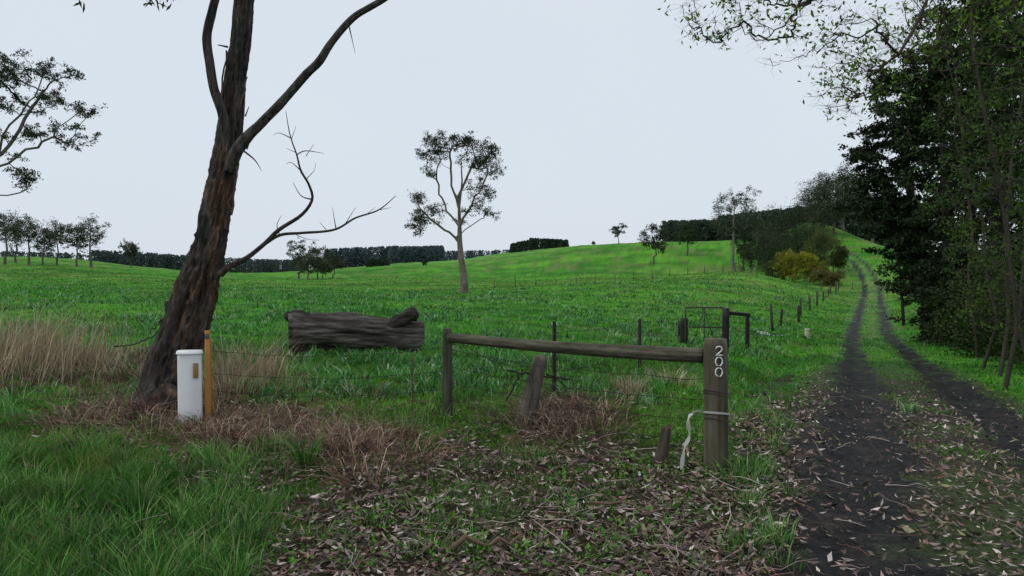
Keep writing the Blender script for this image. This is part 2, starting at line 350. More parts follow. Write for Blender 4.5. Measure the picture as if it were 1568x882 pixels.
B.add(v,None,tt,np.repeat(pal[rng.integers(0,8,k)]*rng.uniform(.45,1.15,k)[:,None],5,0));B.build('fallen_leaves',[M_litter])
# twigs
x,y=polar(9500,2.8,13,42);z=H(x,y);lit,dead,trk,mid,sh,off,far=masks(x,y,z)
k=rng.uniform(size=len(x))<(.28*lit+.35*dead+.1*(sh>.3)+.02);x,y,z=x[k],y[k],z[k];k=len(x)
a=rng.uniform(0,2*np.pi,k);L=rng.uniform(.06,.4,k);d=np.stack([np.cos(a),np.sin(a),rng.uniform(-.02,.3,k)],1)
tt=np.linspace(0,1,5);pp=np.stack([x,y,z+.015],1)[:,None]+d[:,None]*(L[:,None]*tt)[...,None]+np.cumsum(rng.normal(size=(k,5,3))*.012,1)
B=MB();B.tubes(pp,(rng.uniform(.0015,.005,k)[:,None]*np.linspace(1,.5,5)),4,pal[rng.integers(0,6,k)]*.8)
for q in [(690,862,3.95,800,838,4.1,.016),(650,870,3.9,668,830,4.1,.012),(580,720,6,720,700,6.2,.012),(700,720,6,690,680,6.2,.008),(80,655,7.4,190,668,7.1,.015),(600,635,8.2,672,622,8.4,.01),(1140,640,7.6,1185,690,7,.012),(500,740,5.5,520,700,5.7,.008),(560,745,5.4,470,725,5.6,.01),(860,700,6.1,960,720,5.9,.008),(900,790,4.8,1010,800,4.6,.01)]:
    p0=P(q[0],0,q[2]);p1=P(q[3],0,q[5]);pts=np.array([p0+(p1-p0)*s for s in np.linspace(0,1,7)]);pts[:,2]=H(pts[:,0],pts[:,1])+.03+rng.uniform(0,.06,7);pts+=rng.normal(size=(7,3))*.01
    B.tubes(pts,np.linspace(1,.5,7)*q[6],6,(.17,.11,.08),cap=True)
B.build('fallen_twigs',[M_dry])
# broadleaf weeds
x,y=polar(70000,3,14,44);z=H(x,y);px,py=proj(x,y,z);lit,dead,trk,mid,sh,off,far=masks(x,y,z)
cl=fbm(x*2,y*2,71);k=(cl>.5)&(trk<.2)&(((px>840)&(px<1120)&(py<735)&(py>590)&(rng.uniform(size=len(x))<.6))|((cl>.56)&(rng.uniform(size=len(x))<.3)))&(dead<.5)&(sh<.4)
x,y,z,cl=x[k],y[k],z[k],cl[k];c=np.stack([x,y,z+rng.uniform(.01,.07,len(x))],1)
B=MB();B.leaves(c,rng.uniform(.015,.04,len(x)),rng.uniform(.012,.028,len(x)),mixc(c3(.05,.18,.018),c3(.13,.34,.035),rng.uniform(size=len(x))),m=0);B.build('broadleaf_weeds',[M_grass])
# ---------------------------------------------------------------- trees
def grow(trunk,att,m=5,jit=.06,up=.2,first=0,limbs=()):
    att=np.asarray(att);nl=sum(len(l)*4 for l in limbs);nmax=len(trunk)+len(att)*m+nl;N=np.zeros((nmax,3));par=np.full(nmax,-1);nt=len(trunk)
    N[:nt]=trunk;par[1:nt]=np.arange(nt-1);cnt=nt;lp=[]
    for l in limbs:
        l=np.asarray(l,float);j=int(np.argmin(np.linalg.norm(N[:cnt]-l[0],axis=1)));q=np.vstack([N[j],l[1:]]);t_=np.linspace(0,len(q)-1,(len(q)-1)*3+1)[1:]
        pts=np.stack([np.interp(t_,range(len(q)),q[:,c]) for c in range(3)],1);ids=[j]
        for p_ in pts: N[cnt]=p_+rng.normal(size=3)*jit*.5;par[cnt]=ids[-1];ids.append(cnt);cnt+=1
        lp.append(ids)
    piv=N[first:cnt].copy();order=np.argsort(np.min(np.linalg.norm(att[:,None]-piv[None],axis=2),axis=1));paths=[];tips=[]
    for a in att[order]:
        S=N[first:cnt];D=a-S;dist=np.linalg.norm(D,axis=1)+1e-6
        cost=dist*(1+1.0*np.clip(-D[:,2]/dist,0,1))
        j=int(np.argmin(cost))+first
        if dist[j-first]<1e-3: continue
        p0=N[j];dv=a-p0;Ld=dist[j-first]
        p1=p0+dv*.5+np.array([dv[0]*.15,dv[1]*.15,-abs(up)*Ld*.5 if up<0 else up*Ld*.3])
        ids=[j]
        for q in range(1,m+1):
            t_=q/m;pt=(1-t_)**2*p0+2*t_*(1-t_)*p1+t_*t_*a+rng.normal(size=3)*jit*Ld/m*2*(q<m)
            N[cnt]=pt;par[cnt]=ids[-1];ids.append(cnt);cnt+=1
        paths.append(ids);tips.append(ids[-1])
    w=np.zeros(cnt);w[tips]=1
    for i in range(cnt-1,0,-1): w[par[i]]+=w[i]
    return N[:cnt],w,paths,lp
def tree(name,trunk,tr,att,rtip=.02,clump=.5,nleaf=150,leaf=(.12,.05),cols=((.03,.06,.015),(.06,.11,.03)),bark=(.12,.10,.08),droop=.5,flat=.6,first=None,twigs=5,up=.2,seg=7,jit=.06,pw=.5,mats=None,barkm=None,limbs=(),sub=6):
    trunk=np.array(trunk,float);tr=np.array(tr,float);first=len(trunk)//2 if first is None else first
    N,w,paths,lp=grow(trunk,att,up=up,first=first,jit=jit,limbs=limbs)
    R=rtip*np.maximum(w,1)**pw;B=MB()
    tt=np.linspace(0,len(trunk)-1,len(trunk)*4);tp=np.stack([np.interp(tt,range(len(trunk)),trunk[:,q]) for q in range(3)],1)
    B.tubes(tp,np.interp(tt,range(len(trunk)),tr),12,bark,0)
    for ids in lp: B.tubes(N[ids],np.minimum(R[ids],tr.max()*.6),8,bark,0)
    if paths:
        Pp=np.array([N[i] for i in paths]);Rp=np.array([np.minimum(R[i],tr.max()*.75) for i in paths]);Rp[:,0]=np.minimum(Rp[:,0],Rp[:,1]*1.15)
        cb=np.array(bark)*rng.uniform(.7,1.2,len(paths))[:,None];B.tubes(Pp,Rp,seg,cb,0)
        tips=Pp[:,-1];k=len(tips)
        if twigs:
            dd=rng.normal(size=(k,twigs,3));dd[...,2]*=.6;dd[...,2]+=.15;dd/=np.linalg.norm(dd,axis=2,keepdims=True)
            Lt=clump*rng.uniform(.5,1.3,(k,twigs));s4=np.linspace(0,1,4)
            base=tips[:,None]+(Pp[:,-2]-tips)[:,None]*rng.uniform(0,1,(k,twigs,1))
            pts=base[:,:,None]+dd[:,:,None]*(Lt[...,None]*s4)[...,None]+rng.normal(size=(k,twigs,4,3))*clump*.08*s4[:,None]
            B.tubes(pts.reshape(-1,4,3),np.broadcast_to(rtip*.6*np.linspace(1,.3,4),(k*twigs,4)),3,bark,0)
        if nleaf:
            nl=rng.poisson(nleaf*rng.uniform(.3,1.7,k));ii=np.repeat(np.arange(k),nl);q=len(ii)
            sb=rng.normal(size=(k,sub,3))*clump*.55;sb[...,2]*=flat;si=rng.integers(0,sub,q)
            c=tips[ii]+sb[ii,si]+rng.normal(size=(q,3))*clump*.25*np.array([1,1,flat])
            br=np.clip(rng.uniform(0,1,k)[ii]*.4+rng.uniform(0,.35,(k,sub))[ii,si]+rng.uniform(0,.35,q),0,1)
            col=mixc(c3(*cols[0]),c3(*cols[1]),br)
            B.leaves(c,leaf[0]*rng.uniform(.6,1.3,q),leaf[1]*rng.uniform(.6,1.3,q),col,droop,1)
    return B.build(name,mats or [barkm or M_barkf,M_leaf])
def blob(cx_,cy_,rx,ry,n_,d,dd,sh=.0):
    a=rng.uniform(0,2*np.pi,n_);r_=np.sqrt(rng.uniform(sh,1,n_));dz=rng.uniform(-1,1,n_)*np.sqrt(np.maximum(0,1-r_**2*.7))
    return [P(cx_+rx*r_[i]*math.cos(a[i]),cy_+ry*r_[i]*math.sin(a[i]),d)*np.array([1,1,1])+np.array([0,dz[i]*dd,0]) for i in range(n_)]
def trunkpx(pts,d,dd=0):
    o=np.array([P(a,b,d) for a,b in pts]);o[:,1]+=np.linspace(0,dd,len(o));o[0,2]=h1(o[0,0],o[0,1])-.15;return o
def lb(pts,d,dd):
    o=np.array([P(a,b,d) for a,b in pts]);o[:,1]+=np.linspace(0,dd,len(o));return o
# centre gum
d=60;att=blob(690,222,36,12,32,d,2.2)+blob(737,238,28,15,22,d,1.8)+blob(662,236,15,10,11,d,1.4)+blob(757,258,12,10,6,d,1)+blob(700,268,55,28,16,d,2.6,.3)+blob(650,315,18,28,18,d,1.8)+blob(741,305,18,30,14,d,1.8)+blob(640,345,12,16,8,d,1)+blob(690,330,30,20,5,d,2)
lm=[lb([(704,352),(684,325),(672,295),(668,262),(672,238)],d,1.2),lb([(704,340),(722,312),(740,285),(750,262)],d,-1),lb([(703,318),(692,285),(690,250),(692,228)],d,-.8),lb([(706,300),(716,265),(728,240)],d,1),lb([(703,370),(682,352),(660,335),(646,322)],d,-1),lb([(704,362),(722,345),(740,330)],d,1.2)]
tree('eucalyptus_tree',trunkpx([(709,458),(711,440),(710,420),(706,395),(704,370),(704,345),(703,318),(708,280),(706,245)],d),[.42,.34,.29,.25,.21,.16,.11,.07,.03],att,.018,.5,115,(.16,.07),((.015,.024,.012),(.055,.075,.032)),(.17,.14,.12),first=4,twigs=7,up=.3,flat=.75,limbs=lm,jit=.12)
# left gum
d=30;att=blob(45,108,62,18,30,d,1.8)+blob(20,150,40,22,14,d,1.5)+blob(80,165,30,25,8,d,1.5)+blob(95,205,45,20,14,d,1.5)+blob(145,170,16,10,4,d,.8)+blob(25,225,40,22,12,d,1.5)+blob(40,275,30,12,9,d,1.2)+blob(-90,90,80,60,36,d,2.5)
lm=[lb([(-45,285),(-5,235),(30,180),(50,130)],d,1),lb([(-45,300),(10,262),(60,235),(100,215),(140,185)],d,-1),lb([(-30,260),(15,215),(55,160),(85,125)],d,-.5),lb([(-50,315),(-10,300),(30,290)],d,.6)]
tree('eucalyptus_tree',trunkpx([(-95,470),(-80,380),(-60,320),(-45,280),(-50,220),(-60,160),(-60,100)],d),[.35,.28,.24,.2,.14,.09,.05],att,.011,.27,115,(.11,.045),((.016,.025,.013),(.05,.07,.032)),(.15,.135,.12),first=2,twigs=8,up=.2,flat=.75,limbs=lm,jit=.12)
def gum(px_,yb,yt,wp,d,nc=26,nl=90,cols=((.022,.034,.018),(.06,.08,.04)),bark=(.12,.105,.09),clear=.4,name='eucalyptus_tree',flat=.8,lean=0,cs=.22,leafk=1.,mats=None):
    x0=P(px_,yb,d)[0];zb=h1(x0,d);hh=(yb-yt)/F*d;wr=wp/2/F*d
    ct=np.array([x0+lean,d,zb+hh*(clear+(1-clear)*.5)]);ry=hh*(1-clear)*.5
    v=rng.normal(size=(nc,3));v/=np.linalg.norm(v,axis=1)[:,None];rr=rng.uniform(.1,1,nc)**.45
    wob=1+.35*(vn3(v[:,0]*1.5+px_,v[:,1]*1.5,v[:,2]*1.5,3)-.5)*2
    att=ct+v*(rr*wob)[:,None]*np.array([wr*.85,wr*.85,ry*.85])
    tk=np.array([[x0,d,zb-.2],[x0+rng.normal()*.15,d,zb+hh*.15],[x0+rng.normal()*.3+lean*.3,d,zb+hh*max(.2,clear*.8)],[x0+lean*.6+rng.normal()*.3,d,zb+hh*.6],[x0+lean,d,zb+hh*.8]])
    r0=hh*.02
    ls=max(.12,.0019*d)*leafk
    return tree(name,tk,[r0*1.3,r0,r0*.8,r0*.4,r0*.12],att,max(.012,.00016*d),max(wr,ry)*cs+.1,nl,(ls,ls*.55),cols,bark,.3,flat,first=1,twigs=3,up=.3,seg=5,jit=.12,mats=mats)
hz=((.030,.044,.028),(.075,.095,.05));dk=((.016,.028,.012),(.05,.075,.028));dk2=((.007,.014,.006),(.026,.044,.015))  # hz: distance haze painted into the leaf colours
for a in [(45,408,328,76,150),(88,410,341,50,155),(118,408,338,40,150),(140,410,328,56,150),(8,406,314,60,145),(25,406,335,60,165),(66,408,345,40,150),(200,413,368,36,180),(458,427,364,46,150),(487,428,374,50,150),(510,428,384,36,150),(472,429,388,54,145),(495,429,394,40,145)]:
    gum(*a[:5],nc=36,nl=85,cols=hz,clear=.25 if a[0]>440 else .3)
gum(652,420,408,12,210,nc=10,nl=40,clear=.1,cols=dk)
gum(947,374,343,32,250,nc=20,nl=50,cols=hz,clear=.4)
gum(908,377,371,8,270,nc=6,nl=30,clear=.1,cols=dk)
gum(1001,403,338,50,175,nc=40,nl=110,cols=dk,clear=.25)
gum(1052,391,335,50,190,nc=40,nl=110,cols=dk,clear=.25)
gum(1125,423,284,88,100,nc=70,nl=85,cols=dk,clear=.3,cs=.13,bark=(.17,.155,.14));gum(1138,423,340,50,102,nc=34,nl=110,cols=dk,clear=.3)
gum(1145,420,368,36,98,nc=24,nl=90,cols=dk,clear=.05,name='shrub')
for a in [(1180,425,322,74,150),(1215,425,303,86,140),(1250,425,318,76,145),(1290,415,303,76,160),(1335,400,290,80,190),(1170,420,335,60,165),(1275,425,325,84,150),(1235,420,330,80,125)]:
    gum(*a,nc=70,nl=150,cols=hz if a[0] in(1180,1250,1335) else dk,clear=.08)
for a in [(1212,430,376,54,112),(1238,432,384,52,108),(1266,434,406,50,104)]:
    gum(*a,nc=44,nl=170,cols=((.07,.10,.012),(.34,.32,.03)) if a[0]<1260 else ((.05,.06,.02),(.22,.18,.06)),clear=0,name='wattle_bush')
for a in [(1258,432,340,58,112),(1190,430,385,46,116),(1284,432,385,22,112)]: gum(*a,nc=50,nl=150,cols=((.03,.05,.014),(.11,.14,.035)),clear=.05,name='shrub')
# distant forests, aerial haze painted into the bluer leaf colours
def forest(name,segs,cols,per=70):
    B=MB()
    for (xa,xb,yb0,yb1,yt0,yt1,d,n_,rows) in segs:
        k=n_*rows;t=rng.uniform(size=k);pxx=xa+(xb-xa)*t;dd=d*(1+.1*rng.uniform(size=k));X=(pxx-784)/F*dd
        zb=H(X,dd);zp=CH-((yt0+(yt1-yt0)*t)-HY)/F*dd;zt=zp*1.0-rng.exponential(1.,k)*(zp-zb)*.07
        hh=zt-zb;cr=np.clip(hh*.26,1.2,4)
        u=rng.uniform(size=(k,per))**.8;an=rng.uniform(0,2*np.pi,(k,per));rad=cr[:,None]*(1.05-u)**.5*np.sqrt(rng.uniform(.3,1,(k,per)))
        c=np.stack([X[:,None]+rad*np.cos(an),dd[:,None]+rad*np.sin(an),zb[:,None]+hh[:,None]*(u)],-1).reshape(-1,3)
        s_=np.repeat(np.clip(hh*.12,.7,1.8),per)
        cc=mixc(c3(*cols[0]),c3(*cols[1]),np.clip(np.repeat(rng.uniform(size=k),per)*.7+rng.uniform(0,.3,k*per),0,1))
        B.leaves(c,s_,s_*.7,cc,.2,0)
        B.tubes(np.stack([np.stack([X,dd,zb-.5],1),np.stack([X,dd,zt*.6+zb*.4],1)],1),np.stack([cr*.08,cr*.05],1),4,(.05,.045,.04),0)
    return B.build(name,[M_leaf])
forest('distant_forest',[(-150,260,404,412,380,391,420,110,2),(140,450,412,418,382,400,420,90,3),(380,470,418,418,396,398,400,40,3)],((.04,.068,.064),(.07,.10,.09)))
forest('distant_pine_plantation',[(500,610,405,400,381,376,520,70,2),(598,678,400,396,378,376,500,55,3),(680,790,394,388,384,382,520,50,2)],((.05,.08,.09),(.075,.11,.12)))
forest('pine_windbreak',[(783,812,386,384,373,366,300,24,2),(812,868,384,378,364,367,300,50,2)],((.018,.036,.022),(.035,.058,.035)))
forest('pine_windbreak',[(565,593,411,411,396,397,260,22,2)],((.018,.036,.022),(.035,.058,.035)))
forest('distant_woodland',[(1015,1110,372,372,338,336,275,60,3),(1100,1400,370,370,330,300,270,130,3)],((.028,.047,.034),(.065,.09,.058)))
# ---- right woodland
def mass(name,tk,tr,blobs,d,dd,nl=90,leaf=(.19,.09),cols=dk2,clump=.55,rtip=.012,bark=(.035,.03,.025),m=None,**kw):
    att=[]
    for b in blobs: att+=blob(b[0],b[1],b[2],b[3],b[4],d,dd,.0)
    att=[a for a in att if a[2]>h1(a[0],a[1])+.1]
    return tree(name,trunkpx(tk,d),tr,att,rtip,clump,nl,leaf,cols,bark,.4,.5,first=1,twigs=4,up=.25,seg=5,jit=.15,mats=[M_barkf,m or M_dark],**kw)
mass('blackwood_tree',[(1425,530),(1420,450),(1400,350),(1385,250),(1390,150)],[.3,.26,.2,.14,.06],[(1386,135,50,34,28),(1374,200,52,40,34),(1352,252,46,34,32),(1350,310,44,32,30),(1380,365,46,34,30),(1425,300,60,130,54),(1420,420,36,40,30)],33,2.2,150,clump=.48)
mass('blackwood_tree',[(1450,545),(1455,450),(1450,330),(1440,200),(1430,90)],[.3,.26,.2,.14,.06],[(1440,90,50,40,30),(1450,180,60,70,50),(1470,300,70,80,60),(1460,430,50,60,50),(1448,505,40,34,30)],29,2.2,150,(.18,.08),clump=.45)
mass('blackwood_tree',[(1530,560),(1530,450),(1520,300),(1500,150),(1500,0)],[.3,.26,.2,.14,.06],[(1490,30,46,70,44),(1520,160,70,90,60),(1530,320,70,100,70),(1520,460,60,70,56),(1580,100,60,160,50)],27,2.5,140,(.17,.08),clump=.5,cols=((.009,.018,.007),(.038,.062,.018)))
mass('blackwood_tree',[(1650,580),(1650,400),(1640,200),(1640,0)],[.3,.26,.2,.1],[(1620,60,70,140,60),(1610,300,60,140,60),(1700,200,80,250,60)],24,2.5,110,(.17,.08),clump=.55)
mass('blackwood_tree',[(1500,500),(1490,400),(1480,250),(1480,150)],[.3,.26,.2,.1],[(1480,200,80,90,50),(1500,350,90,90,56),(1600,250,60,200,50),(1420,400,50,60,24)],42,2.5,100,(.26,.12),clump=.75)
mass('blackwood_tree',[(1625,620),(1610,420),(1590,200),(1560,60)],[.2,.16,.12,.06],[(1535,30,50,60,44),(1555,130,40,60,34),(1560,260,30,60,20),(1480,-20,50,40,20)],19,1.5,110,(.13,.06),clump=.4,cols=((.012,.024,.008),(.06,.10,.022)),rtip=.008)
mass('shrub',[(1385,470),(1380,440),(1375,400)],[.1,.08,.04],[(1405,395,30,30,16),(1420,445,24,40,16)],44,1.5,90,(.2,.1),clump=.45,cols=((.02,.035,.012),(.05,.08,.025)))
B=MB();C=[];S=[]
for i in range(95):
    yy=rng.uniform(12.5,34)**1.0;X=road_c(yy)+rng.uniform(2.7,6.5)+(2.0 if yy<17 else 1.0 if yy<22 else 0);zb=h1(X,yy);hh=rng.uniform(.9,3.2)
    nn=720;c=rng.normal(size=(nn,3));c/=np.linalg.norm(c,axis=1)[:,None];c*=rng.uniform(.4,1,(nn,1))**.5
    c=c*np.array([.9,.9,hh*.5])*(.8+.5*vn3(c[:,0]*2+i,c[:,1]*2,c[:,2]*2,2))[:,None]+rng.normal(size=(nn,3))*.12+np.array([X,yy,zb+hh*.46]);C.append(c);S.append(np.full(nn,rng.uniform()))
C=np.vstack(C);S=np.concatenate(S)
B.leaves(C,.11,.05,mixc(c3(.009,.019,.006),c3(.07,.11,.022),np.clip(S**2*.6+rng.uniform(0,.4,len(S)),0,1)),.2,0);B.build('roadside_undergrowth',[M_dark])
for (px_,d,lean_) in [(1545,14.5,-1.0),(1585,15,-.4),(1515,19,-1.2),(1600,13.5,.3),(1490,22,-.8),(1535,17,.6)]:
    x0=P(px_,0,d)[0];zb=h1(x0,d);tk=[[x0+lean_*(t_**1.5)+rng.normal()*.12,d+rng.normal()*.1,zb-.1+9.5*t_] for t_ in np.linspace(0,1,8)]
    nn=56;att=np.array([[x0+lean_*(q**1.5)+rng.normal()*(.4+.9*q),d+rng.normal()*.8,zb+.8+9*q] for q in rng.uniform(.05,1,nn)])
    tree('slender_sapling',tk,np.linspace(.045,.013,8),att,.006,.3,34,(.10,.045),((.018,.034,.009),(.085,.15,.022)),(.06,.05,.04),.3,.7,first=1,twigs=6,up=.5,jit=.15)
# overhanging tree with spring leaves
d=11.5
tk=np.array([[10.6,11.5,-.6],[10.5,11.5,1.5],[10.3,11.4,3.2],[9.9,11.3,4.8],[9.4,11.2,6.2],[8.8,11.1,7.4]])
lm=[[tk[4],[8.2,11.6,6.9],[6.6,11.8,6.9],[5.4,11.5,6.2],[4.6,11.4,5.7]],[tk[3],[8.6,11.0,5.9],[7.2,10.8,5.9],[6.0,10.7,5.3],[5.3,10.7,4.6]],[tk[2],[9.0,11.6,4.6],[7.9,11.9,5.0],[6.8,12,4.8]]]
att=blob(1140,15,100,38,30,d,.8)+blob(1220,45,70,40,22,d,.8)+blob(1290,90,55,50,30,d,.9)+blob(1400,50,80,60,48,d,1.2)+blob(1295,150,48,32,20,d,.7)+blob(1240,-60,150,60,26,d,1.2)+blob(1490,20,80,80,34,d,1.2)+blob(1080,50,32,16,8,d,.4)
tree('overhanging_tree',tk,[.2,.17,.15,.13,.11,.07],att,.0045,.26,9,(.10,.04),((.04,.085,.012),(.19,.32,.035)),(.055,.043,.036),.2,.8,first=2,twigs=9,up=-.5,jit=.22,pw=.40,limbs=lm,sub=3)
# ---------------------------------------------------------------- hero leaning tree
B=MB()
def spl(pts,k):
    pts=np.array(pts,float);s=np.arange(len(pts));t_=np.linspace(0,len(pts)-1,k);i=np.clip(t_.astype(int),0,len(pts)-2);u=(t_-i)[:,None]
    p0=pts[np.maximum(i-1,0)];p1=pts[i];p2=pts[i+1];p3=pts[np.minimum(i+2,len(pts)-1)]
    return .5*((2*p1)+(-p0+p2)*u+(2*p0-5*p1+4*p2-p3)*u*u+(-p0+3*p1-3*p2+p3)*u**3)
def limb(pts,d,dd,k,seg,rough=.1,base=(.046,.040,.036),orange=.5):
    q=spl([(*P(a,b,d+dd*i/(len(pts)-1)),r_*.88) for i,(a,b,r_) in enumerate(pts)],k)
    ln=np.concatenate([[0],np.cumsum(np.linalg.norm(np.diff(q[:,:3],axis=0),axis=1))])
    sd=int(rng.integers(100))
    def disp(i,a):
        l=ln[i.astype(int)]
        ridg=1-np.abs(2*vn3(np.cos(a)*5,np.sin(a)*5,l*2.6,sd)-1)
        ridg2=1-np.abs(2*vn3(np.cos(a)*11,np.sin(a)*11,l*8,sd+3)-1)
        return 1+rough*(ridg-.6)+rough*.9*(ridg2-.6)+rough*.9*(vn3(np.cos(a)*1.5,np.sin(a)*1.5,l*2.2,sd+5)-.5)
    aa=np.arange(seg)/seg*2*np.pi;I,Aa=np.meshgrid(np.arange(k),aa,indexing='ij')
    dv=disp(I,Aa);pt=sst(.62,.78,vn3(np.cos(Aa)*1.6,np.sin(Aa)*1.6,ln[I]*1.8,sd+9)+.4*(vn3(np.cos(Aa)*9,np.sin(Aa)*9,ln[I]*5,sd+11)-.5)).ravel()
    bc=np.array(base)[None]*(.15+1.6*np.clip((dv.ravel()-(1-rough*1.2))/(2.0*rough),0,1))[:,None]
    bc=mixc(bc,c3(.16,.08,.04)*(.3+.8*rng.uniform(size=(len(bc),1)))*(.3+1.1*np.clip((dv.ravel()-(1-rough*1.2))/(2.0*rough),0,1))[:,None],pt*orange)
    B.tubes(q[:,:3],q[:,3],seg,bc,0,False,disp);return q
TR=[(236,668,.46),(242,640,.38),(250,605,.30),(264,555,.265),(283,500,.25),(303,440,.232),(320,380,.195),(334,310,.165),(347,250,.152),(356,190,.132),(364,120,.122),(372,60,.115),(378,0,.11),(386,-90,.10),(400,-250,.08),(410,-380,.03)]
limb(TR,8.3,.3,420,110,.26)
for sx,sy,ex in ((215,630,185),(255,640,285),(235,640,225),(272,620,300)):
    limb([(248,600,.14),(sx,sy,.11),(ex,sy+28,.05),(ex-6,sy+40,.02)],8.1,-.2,30,18,.15)
limb([(349,240,.07),(347,200,.066),(343,172,.063),(331,138,.056),(325,100,.054),(321,60,.052),(330,20,.05),(344,-40,.045),(350,-150,.03)],8.4,-.2,90,24,.14,(.055,.048,.043),.15)
limb([(352,262,.07),(365,232,.075),(384,208,.064),(405,188,.056),(440,152,.052),(470,118,.05),(492,96,.048),(512,66,.042),(545,30,.038),(590,3,.035),(650,-40,.03),(740,-110,.02)],8.35,-.5,120,24,.14,(.058,.052,.047),.15)
dead=[([(338,420,.05),(352,408,.036),(378,395,.032),(405,374,.028),(428,352,.026),(462,330,.022),(479,306,.018),(474,283,.015),(462,262,.013),(456,238,.010),(446,208,.007),(440,172,.003)],-.3),
 ([(405,374,.024),(430,360,.02),(462,357,.018),(512,352,.015),(545,334,.012),(580,322,.009),(607,300,.004)],.2),
 ([(456,238,.008),(470,232,.006),(498,236,.002)],0),([(446,212,.007),(430,205,.004),(420,208,.002)],0),([(479,306,.01),(462,300,.006),(450,280,.003)],0),([(515,350,.007),(512,332,.004),(510,318,.002)],0),([(530,342,.006),(545,318,.002)],0),
 ([(430,362,.008),(425,345,.005),(432,330,.002)],0),([(462,262,.007),(448,250,.004),(440,252,.002)],0),([(470,240,.005),(482,222,.002)],0),([(375,232,.014),(392,246,.008),(402,262,.003)],-.2),([(380,230,.01),(386,215,.004)],0),
 ([(352,75,.014),(338,72,.006)],-.3),([(492,96,.016),(488,104,.01)],0),([(536,40,.01),(541,62,.005),(546,85,.002)],0),([(378,180,.01),(384,165,.004)],0),([(560,330,.005),(575,318,.002)],0),([(580,322,.005),(600,318,.002)],0),
 ([(448,215,.005),(455,195,.002)],0),([(456,235,.005),(440,228,.002)],0),([(470,275,.006),(482,262,.003),(485,250,.002)],0),([(500,352,.005),(490,340,.002)],0),([(447,356,.005),(470,366,.003),(490,368,.002)],0)]
for p_,dd in dead: limb(p_,8.25,dd,40,8,.08,(.05,.044,.038),.1)
for (a,b0,b1) in [(366,255,330),(352,80,150),(380,120,170),(355,300,350)]:
    q=np.array([P(a+rng.normal()*2-(i*2),b0+(b1-b0)*i/5,8.02) for i in range(6)])[None];B.ribbons(q,np.full((1,6),.018),np.array([[1,0.3,0.]]),(.12,.075,.05))
c=[]
for (a,b,s_,nn) in [(236,8,.03,7),(252,10,.04,10),(268,0,.04,8),(133,15,.02,4),(420,-240,.35,400),(320,-260,.35,400),(480,-300,.4,400),(380,-380,.5,500)]:
    c.append(P(a,b,8.2)+rng.normal(size=(nn,3))*s_)
c=np.vstack(c);B.leaves(c,.12,.028,(.03,.05,.02),1.6,1)
limb([(344,-60,.02),(300,-50,.012),(262,-20,.006),(250,10,.002)],8.2,0,30,6,.1)
B.build('leaning_eucalyptus_tree',[M_bark,M_leaf],True)
# ---------------------------------------------------------------- log
B=MB();a0=P(444,510,13.6);b0=P(648,522,14.1);zc=h1((a0[0]+b0[0])/2,13.8)+.31;k=110
T=np.linspace(0,1,k);pp=a0[None]+(b0-a0)[None]*T[:,None];pp[:,2]=zc+.06*(1-T)+.03*np.sin(T*5)-.03*T
rad=.295+.04*np.sin(T*4)+.10*np.exp(-(T/.09)**2)
def ld(i,a):
    l=T[i.astype(int)]*2.6
    return 1+.17*((1-np.abs(2*vn3(np.cos(a)*5,np.sin(a)*5,l*.9,5)-1))-.6)+.17*((1-np.abs(2*vn3(np.cos(a)*12,np.sin(a)*12,l*1.8,6)-1))-.6)+.26*(vn3(np.cos(a)*1.4,np.sin(a)*1.4,l*1.6,9)-.5)+np.where(i<4,.35*(vn3(np.cos(a)*3,np.sin(a)*3,l*0,19)-.5),0)
aa=np.arange(96)/96*2*np.pi;I,Aa=np.meshgrid(np.arange(k),aa,indexing='ij');dv=ld(I,Aa).ravel()
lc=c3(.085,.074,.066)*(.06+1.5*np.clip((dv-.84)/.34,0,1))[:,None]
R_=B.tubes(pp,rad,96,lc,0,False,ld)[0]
for e,s_ in ((0,1),(-1,-1)):
    outer=R_[e];ct=outer.mean(0);inner=ct+(outer-ct)*.72;deep=ct+(outer-ct)*.55+(b0-a0)*.14*s_;v=np.vstack([outer,inner,deep,[deep.mean(0)]]);q=[];t=[]
    for j in range(96):
        jn=(j+1)%96;q+= [(j,jn,96+jn,96+j),(96+j,96+jn,192+jn,192+j)];t.append((192+j,192+jn,288))
    B.add(v,q,t,np.vstack([np.full((96,3),.04),np.full((96,3),.02),np.full((97,3),.006)]))
q=spl([(*P(a,b,13.8),r_) for (a,b),r_ in [((590,508),.10),((606,494),.13),((622,485),.135),((634,480),.12),((639,478),.07)]],24)
B.tubes(q[:,:3],q[:,3],24,(.045,.038,.033),0,True,lambda i,a:1+.55*(vn3(np.cos(a)*2,np.sin(a)*2,i*.3,4)-.5))
q=spl([(*P(a,b,13.6),r_) for (a,b),r_ in [((475,496),.16),((455,487),.14),((442,484),.10),((435,482),.04)]],16)
B.tubes(q[:,:3],q[:,3],24,(.035,.03,.026),0,True,lambda i,a:1+.5*(vn3(np.cos(a)*2,np.sin(a)*2,i*.25,8)-.5))
B.build('fallen_log',[M_log],True)
